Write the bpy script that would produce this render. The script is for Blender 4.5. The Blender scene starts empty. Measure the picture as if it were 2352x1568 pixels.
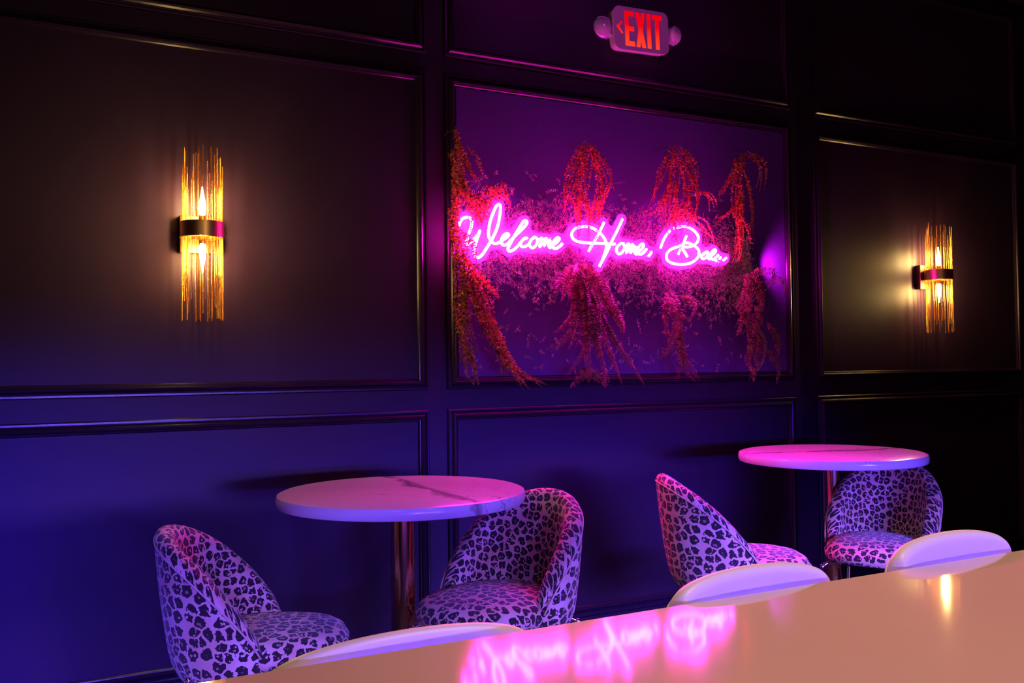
import bpy, bmesh, math, random
import numpy as np
from mathutils import Vector, Matrix

S = bpy.context.scene
C = S.collection
rng = random.Random(7)
PI = math.pi

# ------------------------------------------------------------------ tunables
WARM_A, WARM_B, WARM_C = 118.0, 11.0, 4.0
LED_W, LED_TILT, LED_SPREAD, FRONT_FILL = 66.0, -0.62, 1.05, 7.5
WALL_COL, WALL_ROUGH, WALL_SPEC = (0.036, 0.0155, 0.044), 0.45, 0.25
COUNTER_ROUGH = 0.06
VINE_COLS = ((0.05, 0.03, 0.01), (0.80, 0.34, 0.06))
FERN_COLS = ((0.06, 0.04, 0.02), (0.42, 0.22, 0.12))
MAT_COLS = ((0.10, 0.09, 0.06), (0.85, 0.60, 0.55))
NEON_COL, NEON_S, NEON_R = (1.0, 0.010, 0.66), 340.0, 0.0060
BULB_S = 420.0
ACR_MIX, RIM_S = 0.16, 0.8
CH1 = (0.55, 2.60, -1.95)
CH2 = (1.30, 2.58, 1.95)
CH3 = (2.30, 2.68, -2.05)
CH4 = (2.985, 2.60, 2.02)
WC1 = (0.42, 1.088, 3.18)
WC2 = (0.985, 1.088, 3.18)
WC3 = (1.437, 1.088, 3.18)
T1 = (1.030, 2.719)
T2 = (3.010, 2.872)

PEND = 10.0
GLOW_FILL = 9.0
LILAC_FILL = 24.0
SCONCE_FILL = 45.0
HAZE_FILL = 13.0
# ------------------------------------------------------------------ camera
cam_data = bpy.data.cameras.new('camera'); cam = bpy.data.objects.new('camera', cam_data); C.objects.link(cam)
cam_data.sensor_width = 36.0; cam_data.lens = 32.72; cam_data.clip_start = 0.02
_R = Vector((0.886668, -0.462264, -0.011492)); _U = Vector((-0.001721, -0.028151, 0.999602)); _F = Vector((0.462404, 0.886295, 0.025756))
M = Matrix.Identity(4)
for i in range(3):
    M[i][0] = _R[i]; M[i][1] = _U[i]; M[i][2] = -_F[i]
M[0][3], M[1][3], M[2][3] = 0.0, 0.0, 1.14
cam.matrix_world = M
S.camera = cam

# ------------------------------------------------------------------ world, exposure, room lights
S.view_settings.view_transform = 'Standard'; S.view_settings.look = 'None'
S.view_settings.gamma = 1.0; S.view_settings.use_curve_mapping = False
S.view_settings.exposure = 0.0
W = bpy.data.worlds.new('world'); S.world = W; W.use_nodes = True
W.node_tree.nodes['Background'].inputs[0].default_value = (0.3, 0.05, 0.5, 1)
W.node_tree.nodes['Background'].inputs[1].default_value = 0.0

def light(name, kind, loc, target, energy, color, **kw):
    d = bpy.data.lights.new(name, kind); d.energy = energy; d.color = color
    for k, v in kw.items(): setattr(d, k, v)
    o = bpy.data.objects.new(name, d); C.objects.link(o); o.location = loc
    o.rotation_euler = (Vector(target) - Vector(loc)).to_track_quat('-Z', 'Y').to_euler()
    return o
# warm downlight above the long table, and one reaching the tables by the wall
light('downlight', 'SPOT', (1.4, 0.85, 2.95), (1.25, 0.75, 0.8), WARM_A, (1.0, 0.58, 0.26), spot_size=1.25, spot_blend=0.8, shadow_soft_size=0.12)
light('downlight', 'SPOT', (-0.6, 1.9, 2.95), (0.75, 2.65, 0.6), WARM_B, (1.0, 0.33, 0.10), spot_size=0.80, spot_blend=1.0, shadow_soft_size=0.08)
light('downlight', 'SPOT', (3.1, 1.6, 2.95), (2.9, 2.55, 0.5), WARM_C, (1.0, 0.32, 0.2), spot_size=0.70, spot_blend=1.0, shadow_soft_size=0.08)
light('pendant', 'POINT', (-1.1, -1.3, 2.3), (0, 0, 0), PEND, (1.0, 0.55, 0.25), shadow_soft_size=0.08)
light('pendant', 'POINT', (1.3, -1.6, 2.3), (0, 0, 0), PEND, (1.0, 0.55, 0.25), shadow_soft_size=0.08)
# added magenta spot making the glow right of the sign; no fitting there
light('edge_glow_fill', 'SPOT', (3.20, 3.42, 1.625), (3.44, 3.50, 1.63), GLOW_FILL, (1.0, 0.01, 0.70), spot_size=2.2, spot_blend=1.0, shadow_soft_size=0.02)
light('led_and_fill_light', 'AREA', (1.5, 1.0612, 0.760), (1.5, 3.0, -0.30), LILAC_FILL, (0.50, 0.29, 1.0), shape='RECTANGLE', size=3.2, size_y=0.008, spread=1.1)  # added lilac fill below the table edge, for the lower half of the chairs
# added warm fill, widens the glow around the left sconce
light('sconce_fill', 'SPOT', (1.15, -1.6, 2.45), (0.50, 3.5, 1.62), SCONCE_FILL, (1.0, 0.62, 0.34), spot_size=0.42, spot_blend=1.0, shadow_soft_size=0.06)
# added purple fill standing in for haze round the exit sign
light('haze_fill', 'SPOT', (2.3, 2.1, 3.2), (2.3, 3.5, 2.75), HAZE_FILL, (0.85, 0.02, 1.0), spot_size=1.15, spot_blend=1.0, shadow_soft_size=0.15)
# low violet-blue fill added behind the camera, set after the strip
# blue LED strip under the far edge of the long table, shining towards the wall
light('led_and_fill_light', 'AREA', (0.55, 1.0612, 0.762), (0.55, 3.0, 0.762+LED_TILT), LED_W, (0.03, 0.004, 1.0), shape='RECTANGLE', size=5.0, size_y=0.008, spread=LED_SPREAD)
light('front_fill_light', 'AREA', (1.5, -1.8, 0.98), (1.4, 2.3, 0.58), FRONT_FILL, (0.22, 0.11, 1.0), shape='RECTANGLE', size=3.2, size_y=0.12, spread=0.36)

# ------------------------------------------------------------------ helpers
def tag(o, label=None, cat=None, group=None, kind=None):
    if label: o['label'] = label
    if cat: o['category'] = cat
    if group: o['group'] = group
    if kind: o['kind'] = kind
    return o
def thing(name, label, cat, loc=(0, 0, 0), rotz=0.0, group=None):
    o = bpy.data.objects.new(name, None); C.objects.link(o); o.empty_display_size = 0.1
    o.location = loc; o.rotation_euler = (0, 0, rotz)
    return tag(o, label, cat, group)
def link_mesh(name, me, mat, parent=None, loc=None, rot=None):
    o = bpy.data.objects.new(name, me); C.objects.link(o)
    if mat is not None and not me.materials: me.materials.append(mat)
    if parent: o.parent = parent
    if loc: o.location = loc
    if rot: o.rotation_euler = rot
    return o
def obj(name, bm, mat, parent=None, loc=None, rot=None, smooth=False, angle=None):
    bmesh.ops.recalc_face_normals(bm, faces=bm.faces)
    me = bpy.data.meshes.new(name); bm.to_mesh(me); bm.free()
    if smooth:
        for p in me.polygons: p.use_smooth = True
        if angle: me.set_sharp_from_angle(angle=math.radians(angle))
    return link_mesh(name, me, mat, parent, loc, rot)
def pyobj(name, v, f, mat, parent=None, smooth=False, loc=None, uv=None):
    me = bpy.data.meshes.new(name); me.from_pydata(v, [], f); me.update()
    if smooth: me.polygons.foreach_set('use_smooth', [True]*len(me.polygons))
    if uv is not None:
        l = me.uv_layers.new(name='UVMap'); idx = np.empty(len(me.loops), dtype=np.int64)
        me.loops.foreach_get('vertex_index', idx)
        l.data.foreach_set('uv', np.asarray(uv, dtype=np.float32)[idx].ravel())
    return link_mesh(name, me, mat, parent, loc)
def box(bm, x0, x1, y0, y1, z0, z1, bevel=0.0, seg=2):
    r = bmesh.ops.create_cube(bm, size=1.0)
    vs = r['verts']
    for v in vs:
        v.co = Vector(((x0+x1)/2+v.co.x*(x1-x0), (y0+y1)/2+v.co.y*(y1-y0), (z0+z1)/2+v.co.z*(z1-z0)))
    if bevel:
        es = list({e for v in vs for e in v.link_edges})
        bmesh.ops.bevel(bm, geom=es, offset=bevel, segments=seg, profile=0.5, affect='EDGES')
    return bm
def lathe(bm, prof, n=48, c=(0, 0, 0), cap=True):
    rings = []
    for r, z in prof:
        rings.append([bm.verts.new((c[0]+r*math.cos(2*PI*i/n), c[1]+r*math.sin(2*PI*i/n), c[2]+z)) for i in range(n)])
    for a, b in zip(rings, rings[1:]):
        for i in range(n):
            bm.faces.new((a[i], a[(i+1) % n], b[(i+1) % n], b[i]))
    if cap:
        bm.faces.new(rings[0][::-1]); bm.faces.new(rings[-1])
    return bm
def tube_data(pts, rad, n=8, rads=None):
    """closed round tube along a polyline, parallel-transported"""
    P = [Vector(p) for p in pts]; V = []; F = []
    T = [(P[min(i+1, len(P)-1)]-P[max(i-1, 0)]).normalized() for i in range(len(P))]
    u = T[0].orthogonal().normalized()
    for i, (p, t) in enumerate(zip(P, T)):
        u = (u - t*u.dot(t)).normalized(); w = t.cross(u)
        r = rads[i] if rads else rad
        for k in range(n):
            a = 2*PI*k/n; V.append(p + (u*math.cos(a)+w*math.sin(a))*r)
    for i in range(len(P)-1):
        for k in range(n):
            F.append((i*n+k, i*n+(k+1) % n, (i+1)*n+(k+1) % n, (i+1)*n+k))
    F.append(tuple(range(n))[::-1]); F.append(tuple(range((len(P)-1)*n, len(P)*n)))
    return [tuple(v) for v in V], F
def tube(name, pts, rad, mat, parent=None, n=8, rads=None, loc=None):
    V, F = tube_data(pts, rad, n, rads)
    return pyobj(name, V, F, mat, parent, smooth=True, loc=loc)
def catmull(pts, k=6):
    P = [np.array(p, float) for p in pts]
    P = [2*P[0]-P[1]] + P + [2*P[-1]-P[-2]]
    out = []
    for i in range(1, len(P)-2):
        for j in range(k):
            t = j/k
            a, b, c, d = P[i-1:i+3]
            out.append(0.5*((2*b)+(-a+c)*t+(2*a-5*b+4*c-d)*t*t+(-a+3*b-3*c+d)*t**3))
    out.append(P[-2])
    return out

# ------------------------------------------------------------------ materials
def mat(name, base=(0.5, 0.5, 0.5), rough=0.5, metal=0.0, **kw):
    m = bpy.data.materials.new(name); m.use_nodes = True
    b = m.node_tree.nodes['Principled BSDF']
    b.inputs['Base Color'].default_value = (*base, 1); b.inputs['Roughness'].default_value = rough
    b.inputs['Metallic'].default_value = metal
    for k, v in kw.items(): b.inputs[k.replace('_', ' ')].default_value = v
    return m
def N(m, t, **kw):
    n = m.node_tree.nodes.new(t)
    for k, v in kw.items(): setattr(n, k, v)
    return n
def L(m, a, b): m.node_tree.links.new(a, b)
def P_(m): return m.node_tree.nodes['Principled BSDF']
def ramp(m, fac, stops):
    r = N(m, 'ShaderNodeValToRGB'); e = r.color_ramp.elements
    e[0].position, e[0].color = stops[0][0], (*stops[0][1], 1)
    e[1].position, e[1].color = stops[-1][0], (*stops[-1][1], 1)
    for p, c in stops[1:-1]:
        x = e.new(p); x.color = (*c, 1)
    L(m, fac, r.inputs[0]); return r
def coords(m, out='Object', scale=(1, 1, 1)):
    t = N(m, 'ShaderNodeTexCoord'); mp = N(m, 'ShaderNodeMapping'); mp.inputs['Scale'].default_value = scale
    L(m, t.outputs[out], mp.inputs[0]); return mp.outputs[0]
def noise(m, vec, scale, detail=3, rough=0.5):
    n = N(m, 'ShaderNodeTexNoise'); n.inputs['Scale'].default_value = scale; n.inputs['Detail'].default_value = detail
    n.inputs['Roughness'].default_value = rough; L(m, vec, n.inputs['Vector']); return n.outputs['Fac']
def bump(m, h, strength, dist=0.002):
    b = N(m, 'ShaderNodeBump'); b.inputs['Strength'].default_value = strength; b.inputs['Distance'].default_value = dist
    L(m, h, b.inputs['Height']); L(m, b.outputs[0], P_(m).inputs['Normal'])
def math_(m, op, a, b=None):
    n = N(m, 'ShaderNodeMath', operation=op)
    for i, x in enumerate((a, b)):
        if x is None: continue
        if isinstance(x, (int, float)): n.inputs[i].default_value = x
        else: L(m, x, n.inputs[i])
    return n.outputs[0]
def emis(name, col, s):
    m = bpy.data.materials.new(name); m.use_nodes = True; nt = m.node_tree
    nt.nodes.clear(); e = nt.nodes.new('ShaderNodeEmission'); o = nt.nodes.new('ShaderNodeOutputMaterial')
    e.inputs[0].default_value = (*col, 1); e.inputs[1].default_value = s
    nt.links.new(e.outputs[0], o.inputs[0]); return m

M_wall = mat('satin_dark_paint', WALL_COL, WALL_ROUGH, **{'Specular_IOR_Level': WALL_SPEC})
c = coords(M_wall); nz = noise(M_wall, c, 3.0, 2)
r = ramp(M_wall, nz, [(0.3, tuple(x*0.9 for x in WALL_COL)), (0.7, tuple(x*1.1 for x in WALL_COL))]); L(M_wall, r.outputs[0], P_(M_wall).inputs['Base Color'])
bump(M_wall, noise(M_wall, c, 160, 2), 0.12, 0.001)
M_trim = mat('gloss_dark_paint', tuple(x*0.6 for x in WALL_COL), 0.28, Specular_IOR_Level=0.4)
M_silicone = mat('white_silicone', (0.7, 0.7, 0.7), 0.5)
bump(M_trim, noise(M_trim, coords(M_trim), 40, 2), 0.05, 0.001)
M_ceil = mat('black_ceiling', (0.01, 0.01, 0.012), 0.9)
bump(M_ceil, noise(M_ceil, coords(M_ceil), 80, 2), 0.2)
M_floor = mat('dark_wood_floor', (0.03, 0.022, 0.02), 0.35)
fc = coords(M_floor, scale=(1, 9, 1)); rr = ramp(M_floor, noise(M_floor, fc, 3, 6), [(0.3, (0.018, 0.012, 0.01)), (0.7, (0.05, 0.035, 0.028))]); L(M_floor, rr.outputs[0], P_(M_floor).inputs['Base Color'])

M_brass = mat('polished_brass', (0.90, 0.62, 0.28), 0.16, 1.0)
M_brush = mat('brushed_brass', (0.95, 0.68, 0.26), 0.40, 1.0)
bump(M_brush, noise(M_brush, coords(M_brush, scale=(1, 1, 40)), 30, 2), 0.08, 0.001)
M_dbrass = mat('dark_bronze', (0.20, 0.14, 0.08), 0.35, 1.0)
M_chrome = mat('chrome', (0.85, 0.85, 0.88), 0.12, 1.0)
M_black = mat('black_metal', (0.015, 0.015, 0.017), 0.4, 0.5)
M_counter = mat('cream_laminate', (0.80, 0.62, 0.46), COUNTER_ROUGH, Specular_IOR_Level=0.5)
cc = coords(M_counter); r = ramp(M_counter, noise(M_counter, cc, 2.2, 3), [(0.3, (0.74, 0.60, 0.48)), (0.7, (0.80, 0.64, 0.50))]); L(M_counter, r.outputs[0], P_(M_counter).inputs['Base Color'])
bump(M_counter, noise(M_counter, cc, 14, 1), 0.03, 0.002)
M_white = mat('white_leatherette', (0.86, 0.84, 0.86), 0.42)
bump(M_white, noise(M_white, coords(M_white), 220, 2), 0.08, 0.001)

# marble: white with long grey veins
def marble(name, th, s0, seed):
    m = mat(name, (0.8, 0.78, 0.76), 0.20)
    t = N(m, 'ShaderNodeTexCoord'); sep = N(m, 'ShaderNodeSeparateXYZ'); L(m, t.outputs['Object'], sep.inputs[0])
    mp = N(m, 'ShaderNodeMapping'); mp.inputs['Location'].default_value = (seed, seed*0.7, 0); L(m, t.outputs['Object'], mp.inputs[0]); vec = mp.outputs[0]
    n1 = math_(m, 'SUBTRACT', noise(m, vec, 3.0, 6, 0.62), 0.5)
    n2 = noise(m, vec, 6.0, 4, 0.6)
    def vein(th, s0, warp, wide):
        s_ = math_(m, 'ADD', math_(m, 'MULTIPLY', sep.outputs[0], math.cos(th)), math_(m, 'MULTIPLY', sep.outputs[1], math.sin(th)))
        d = math_(m, 'ABSOLUTE', math_(m, 'ADD', math_(m, 'SUBTRACT', s_, s0), math_(m, 'MULTIPLY', n1, warp)))
        w = math_(m, 'MAXIMUM', math_(m, 'MULTIPLY', math_(m, 'SUBTRACT', n2, 0.36), wide), 0.0022)
        k = math_(m, 'SUBTRACT', 1.0, math_(m, 'DIVIDE', d, w)); return math_(m, 'MAXIMUM', k, 0.0)
    v = math_(m, 'MAXIMUM', vein(th, s0, 0.20, 0.16), math_(m, 'MULTIPLY', vein(th+0.9, s0-0.22, 0.5, 0.012), 0.6))
    v = math_(m, 'MAXIMUM', v, math_(m, 'MULTIPLY', vein(th-0.5, s0+0.20, 0.7, 0.010), 0.5))
    v = math_(m, 'MAXIMUM', v, math_(m, 'MULTIPLY', vein(th+0.15, s0+0.03, 0.28, 0.015), 0.8))
    rr = ramp(m, v, [(0.0, (0.80, 0.78, 0.76)), (0.35, (0.52, 0.47, 0.48)), (1.0, (0.30, 0.25, 0.27))])
    L(m, rr.outputs[0], P_(m).inputs['Base Color']); return m
M_marble1 = marble('white_marble', 0.0, 0.09, 1.0); M_marble2 = marble('white_marble_second', math.radians(75), 0.04, 4.0)

# leopard print velvet on UVs measured in metres
def leopard():
    m = mat('leopard_velvet', (0.8, 0.6, 0.45), 0.85, Sheen_Weight=0.25)
    t = N(m, 'ShaderNodeTexCoord')
    nz = N(m, 'ShaderNodeTexNoise'); nz.noise_dimensions = '2D'; nz.inputs['Scale'].default_value = 55; nz.inputs['Detail'].default_value = 2
    L(m, t.outputs['UV'], nz.inputs['Vector'])
    sub = N(m, 'ShaderNodeVectorMath', operation='SUBTRACT'); L(m, nz.outputs['Color'], sub.inputs[0]); sub.inputs[1].default_value = (0.5, 0.5, 0.5)
    sc = N(m, 'ShaderNodeVectorMath', operation='SCALE'); L(m, sub.outputs[0], sc.inputs[0]); sc.inputs['Scale'].default_value = 0.016
    ad = N(m, 'ShaderNodeVectorMath', operation='ADD'); L(m, t.outputs['UV'], ad.inputs[0]); L(m, sc.outputs[0], ad.inputs[1])
    v = N(m, 'ShaderNodeTexVoronoi', voronoi_dimensions='2D', feature='F1'); v.inputs['Scale'].default_value = 29; v.inputs['Randomness'].default_value = 0.75
    L(m, ad.outputs[0], v.inputs['Vector'])
    d = v.outputs['Distance']
    e = N(m, 'ShaderNodeTexVoronoi', voronoi_dimensions='2D', feature='DISTANCE_TO_EDGE'); e.inputs['Scale'].default_value = 29; e.inputs['Randomness'].default_value = 0.75
    L(m, ad.outputs[0], e.inputs['Vector'])
    n2 = N(m, 'ShaderNodeTexNoise'); n2.noise_dimensions = '2D'; n2.inputs['Scale'].default_value = 60; L(m, t.outputs['UV'], n2.inputs['Vector'])
    nn = math_(m, 'SUBTRACT', n2.outputs['Fac'], 0.5)
    # blotch: away from the cell border; centre paler; notch cut by noise
    blot = math_(m, 'GREATER_THAN', math_(m, 'ADD', e.outputs['Distance'], math_(m, 'MULTIPLY', nn, 0.22)), 0.095)
    near = math_(m, 'LESS_THAN', d, 0.50)
    blot = math_(m, 'MULTIPLY', blot, near)
    hole = math_(m, 'LESS_THAN', math_(m, 'ADD', d, math_(m, 'MULTIPLY', nn, 0.7)), 0.045)
    cut = math_(m, 'GREATER_THAN', n2.outputs['Fac'], 0.67)
    dark = math_(m, 'MULTIPLY', blot, math_(m, 'SUBTRACT', 1.0, math_(m, 'MAXIMUM', math_(m, 'MULTIPLY', hole, 0.45), cut)))
    mix = N(m, 'ShaderNodeMix', data_type='RGBA'); L(m, dark, mix.inputs['Factor'])
    n3 = N(m, 'ShaderNodeTexNoise'); n3.noise_dimensions = '2D'; n3.inputs['Scale'].default_value = 9; L(m, t.outputs['UV'], n3.inputs['Vector'])
    rb = ramp(m, n3.outputs['Fac'], [(0.3, (0.72, 0.48, 0.27)), (0.7, (0.85, 0.66, 0.46))])
    L(m, rb.outputs[0], mix.inputs['A']); mix.inputs['B'].default_value = (0.022, 0.012, 0.012, 1)
    L(m, mix.outputs['Result'], P_(m).inputs['Base Color'])
    n4 = N(m, 'ShaderNodeTexNoise'); n4.noise_dimensions = '2D'; n4.inputs['Scale'].default_value = 900; L(m, t.outputs['UV'], n4.inputs['Vector'])
    bump(m, n4.outputs['Fac'], 0.25, 0.001)
    return m
M_leo = leopard()

def leafmat(name, a, b, gl=0.35):
    m = mat(name, a, gl, Specular_IOR_Level=0.6)
    g = N(m, 'ShaderNodeNewGeometry'); r = ramp(m, g.outputs['Random Per Island'], [(0.0, a), (1.0, b)])
    L(m, r.outputs[0], P_(m).inputs['Base Color'])
    P_(m).inputs['Subsurface Weight'].default_value = 0.0
    tr = N(m, 'ShaderNodeBsdfTranslucent'); L(m, r.outputs[0], tr.inputs[0])
    mx = N(m, 'ShaderNodeMixShader'); mx.inputs[0].default_value = 0.3
    out = m.node_tree.nodes['Material Output']
    L(m, P_(m).outputs[0], mx.inputs[1]); L(m, tr.outputs[0], mx.inputs[2]); L(m, mx.outputs[0], out.inputs[0])
    return m
M_vine = leafmat('russet_green_leaf', *VINE_COLS)
M_fern = leafmat('fern_leaf', *FERN_COLS)
M_mat = leafmat('small_leaf', *MAT_COLS)
M_haze = mat('haze_violet', (0.085, 0.03, 0.21), 0.8)  # purple haze behind the neon put into the colour of an added board
bump(M_haze, noise(M_haze, coords(M_haze), 60, 3), 0.4, 0.004)
M_stem = mat('stem', (0.03, 0.018, 0.012), 0.8)

M_neon = emis('magenta_neon', NEON_COL, NEON_S)
M_bulb = emis('warm_bulb', (1.0, 0.66, 0.22), BULB_S)
M_exit = bpy.data.materials.new('exit_red'); M_exit.use_nodes = True
def exit_mat(m):
    nt = m.node_tree; nt.nodes.clear(); e = nt.nodes.new('ShaderNodeEmission'); o = nt.nodes.new('ShaderNodeOutputMaterial')
    t = N(m, 'ShaderNodeTexCoord'); s = N(m, 'ShaderNodeSeparateXYZ'); L(m, t.outputs['Object'], s.inputs[0])
    # the lamp inside sits low, so the diffuser is brighter towards its foot
    mr = N(m, 'ShaderNodeMapRange'); L(m, s.outputs[2], mr.inputs[0])
    mr.inputs[1].default_value = -0.08; mr.inputs[2].default_value = 0.02; mr.inputs[3].default_value = 1.0; mr.inputs[4].default_value = 0.0
    r = ramp(m, mr.outputs[0], [(0.0, (0.85, 0.0, 0.006)), (1.0, (1.2, 0.06, 0.03))])
    L(m, r.outputs[0], e.inputs[0]); e.inputs[1].default_value = 1.0; nt.links.new(e.outputs[0], o.inputs[0])
exit_mat(M_exit)
M_housing = mat('white_plastic', (0.62, 0.58, 0.58), 0.4)
M_lens = mat('frosted_lens', (0.55, 0.5, 0.55), 0.15, Coat_Weight=0.5)
M_led = emis('led_blue', (0.10, 0.022, 1.0), 3.0)
# thin clear acrylic: lets most light through, a little scatter makes it glow near the tubes
M_acr = bpy.data.materials.new('clear_acrylic'); M_acr.use_nodes = True
def acr(m):
    nt = m.node_tree; o = nt.nodes['Material Output']; p = P_(m)
    p.inputs['Base Color'].default_value = (0.8, 0.75, 0.85, 1); p.inputs['Roughness'].default_value = 0.3
    t = N(m, 'ShaderNodeBsdfTransparent'); x = N(m, 'ShaderNodeMixShader'); x.inputs[0].default_value = ACR_MIX
    L(m, t.outputs[0], x.inputs[1]); L(m, p.outputs[0], x.inputs[2]); L(m, x.outputs[0], o.inputs[0])
acr(M_acr)
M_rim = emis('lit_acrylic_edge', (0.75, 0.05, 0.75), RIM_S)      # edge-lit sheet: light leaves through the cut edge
# sconce rods: amber glass, part mirror-like, part see-through, twisted relief
M_rod = bpy.data.materials.new('twisted_amber_glass'); M_rod.use_nodes = True
def rodm(m):
    p = P_(m); p.inputs['Base Color'].default_value = (0.90, 0.62, 0.25, 1); p.inputs['Metallic'].default_value = 0.9; p.inputs['Roughness'].default_value = 0.22
    w = N(m, 'ShaderNodeTexWave'); w.inputs['Scale'].default_value = 60; w.inputs['Distortion'].default_value = 1.5
    L(m, coords(m), w.inputs['Vector']); w.bands_direction = 'Z'; bump(m, w.outputs['Fac'], 0.6, 0.0015)
    t = N(m, 'ShaderNodeBsdfTransparent'); t.inputs[0].default_value = (1.0, 0.8, 0.5, 1)
    x = N(m, 'ShaderNodeMixShader'); x.inputs[0].default_value = 0.27
    L(m, t.outputs[0], x.inputs[1]); L(m, p.outputs[0], x.inputs[2]); L(m, x.outputs[0], m.node_tree.nodes['Material Output'].inputs[0])
rodm(M_rod)

# traced outlines on the wall plane, metres (x, z)
STROKES=[[(1.539,1.703),(1.543,1.716),(1.553,1.731),(1.57,1.739),(1.585,1.739),(1.595,1.729),(1.595,1.712),(1.588,1.688),(1.579,1.663),(1.571,1.642),(1.57,1.634),(1.577,1.631),(1.588,1.638),(1.605,1.653),(1.619,1.667),(1.628,1.681),(1.633,1.69)],[(1.632,1.69),(1.624,1.666),(1.613,1.638),(1.606,1.614),(1.604,1.595),(1.611,1.581),(1.623,1.579),(1.638,1.588),(1.653,1.607),(1.67,1.632),(1.685,1.654),(1.703,1.688),(1.715,1.719),(1.723,1.756),(1.727,1.784),(1.725,1.799),(1.717,1.801),(1.706,1.792),(1.694,1.768),(1.682,1.739),(1.673,1.705),(1.67,1.68),(1.674,1.661),(1.686,1.645),(1.702,1.639),(1.719,1.646),(1.733,1.655),(1.75,1.665),(1.762,1.676),(1.76,1.683),(1.749,1.682),(1.735,1.669),(1.729,1.651),(1.733,1.638),(1.748,1.636),(1.762,1.645)],[(1.762,1.645),(1.781,1.665),(1.813,1.694),(1.838,1.717),(1.85,1.734),(1.847,1.742),(1.835,1.74),(1.817,1.716),(1.795,1.684),(1.774,1.649),(1.76,1.624),(1.762,1.613),(1.774,1.613),(1.791,1.622),(1.812,1.642),(1.824,1.655)],[(1.85,1.665),(1.846,1.671),(1.832,1.664),(1.819,1.649),(1.821,1.636),(1.835,1.633),(1.854,1.642)],[(1.886,1.675),(1.87,1.665),(1.86,1.646),(1.868,1.632),(1.882,1.633),(1.896,1.649),(1.898,1.668),(1.886,1.676),(1.879,1.672)],[(1.898,1.659),(1.913,1.67),(1.922,1.672),(1.916,1.653),(1.907,1.635),(1.922,1.652),(1.933,1.668),(1.943,1.673),(1.939,1.658),(1.929,1.64),(1.943,1.658),(1.956,1.666),(1.961,1.662),(1.954,1.646),(1.959,1.635),(1.969,1.643)],[(1.969,1.643),(1.988,1.656),(2.004,1.671),(2.003,1.679),(1.994,1.679),(1.979,1.664),(1.972,1.645),(1.979,1.633),(1.993,1.635),(2.012,1.647),(2.02,1.656)],[(2.289,1.667),(2.233,1.667),(2.167,1.665),(2.115,1.666),(2.081,1.674),(2.067,1.691),(2.071,1.71),(2.091,1.726),(2.121,1.734),(2.155,1.735),(2.19,1.724),(2.22,1.704),(2.239,1.679),(2.243,1.655),(2.234,1.623),(2.219,1.59),(2.205,1.566)],[(2.233,1.759),(2.203,1.707),(2.171,1.659),(2.151,1.628)],[(2.33,1.78),(2.303,1.731),(2.273,1.681),(2.248,1.634),(2.227,1.6),(2.205,1.566)],[(2.32,1.672),(2.302,1.658),(2.295,1.639),(2.306,1.625),(2.324,1.631),(2.338,1.652),(2.332,1.67),(2.318,1.672)],[(2.338,1.652),(2.353,1.667),(2.363,1.671),(2.356,1.651),(2.346,1.63),(2.363,1.651),(2.377,1.668),(2.385,1.666),(2.376,1.648),(2.369,1.631),(2.386,1.65),(2.396,1.66),(2.4,1.651),(2.393,1.634),(2.403,1.628),(2.413,1.638)],[(2.413,1.638),(2.432,1.653),(2.441,1.667),(2.437,1.675),(2.423,1.67),(2.409,1.65),(2.409,1.633),(2.424,1.628),(2.443,1.639),(2.457,1.654)],[(2.48,1.645),(2.481,1.636),(2.466,1.621)],[(2.588,1.743),(2.565,1.719),(2.547,1.691),(2.534,1.661)],[(2.61,1.756),(2.634,1.761),(2.671,1.767),(2.7,1.762),(2.729,1.748),(2.748,1.727),(2.748,1.707),(2.734,1.691),(2.706,1.677),(2.676,1.673),(2.647,1.676)],[(2.682,1.725),(2.665,1.693),(2.649,1.665),(2.633,1.638)],[(2.64,1.678),(2.66,1.688),(2.686,1.693),(2.708,1.688),(2.735,1.676),(2.751,1.66),(2.749,1.636),(2.731,1.616),(2.697,1.599),(2.648,1.592),(2.6,1.595),(2.571,1.608),(2.565,1.626),(2.575,1.646),(2.601,1.662),(2.635,1.673),(2.649,1.669),(2.669,1.65),(2.685,1.628)],[(2.752,1.642),(2.772,1.639),(2.792,1.655),(2.807,1.655),(2.787,1.652),(2.767,1.635),(2.774,1.623),(2.794,1.631),(2.809,1.651),(2.804,1.632),(2.814,1.624),(2.823,1.638)],[(2.823,1.638),(2.842,1.652),(2.851,1.665),(2.84,1.668),(2.824,1.651),(2.82,1.631),(2.835,1.623),(2.854,1.635),(2.866,1.645)],[(2.853,1.623),(2.851,1.613)],[(2.871,1.626),(2.881,1.635)],[(2.894,1.621),(2.914,1.634)]]
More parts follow.
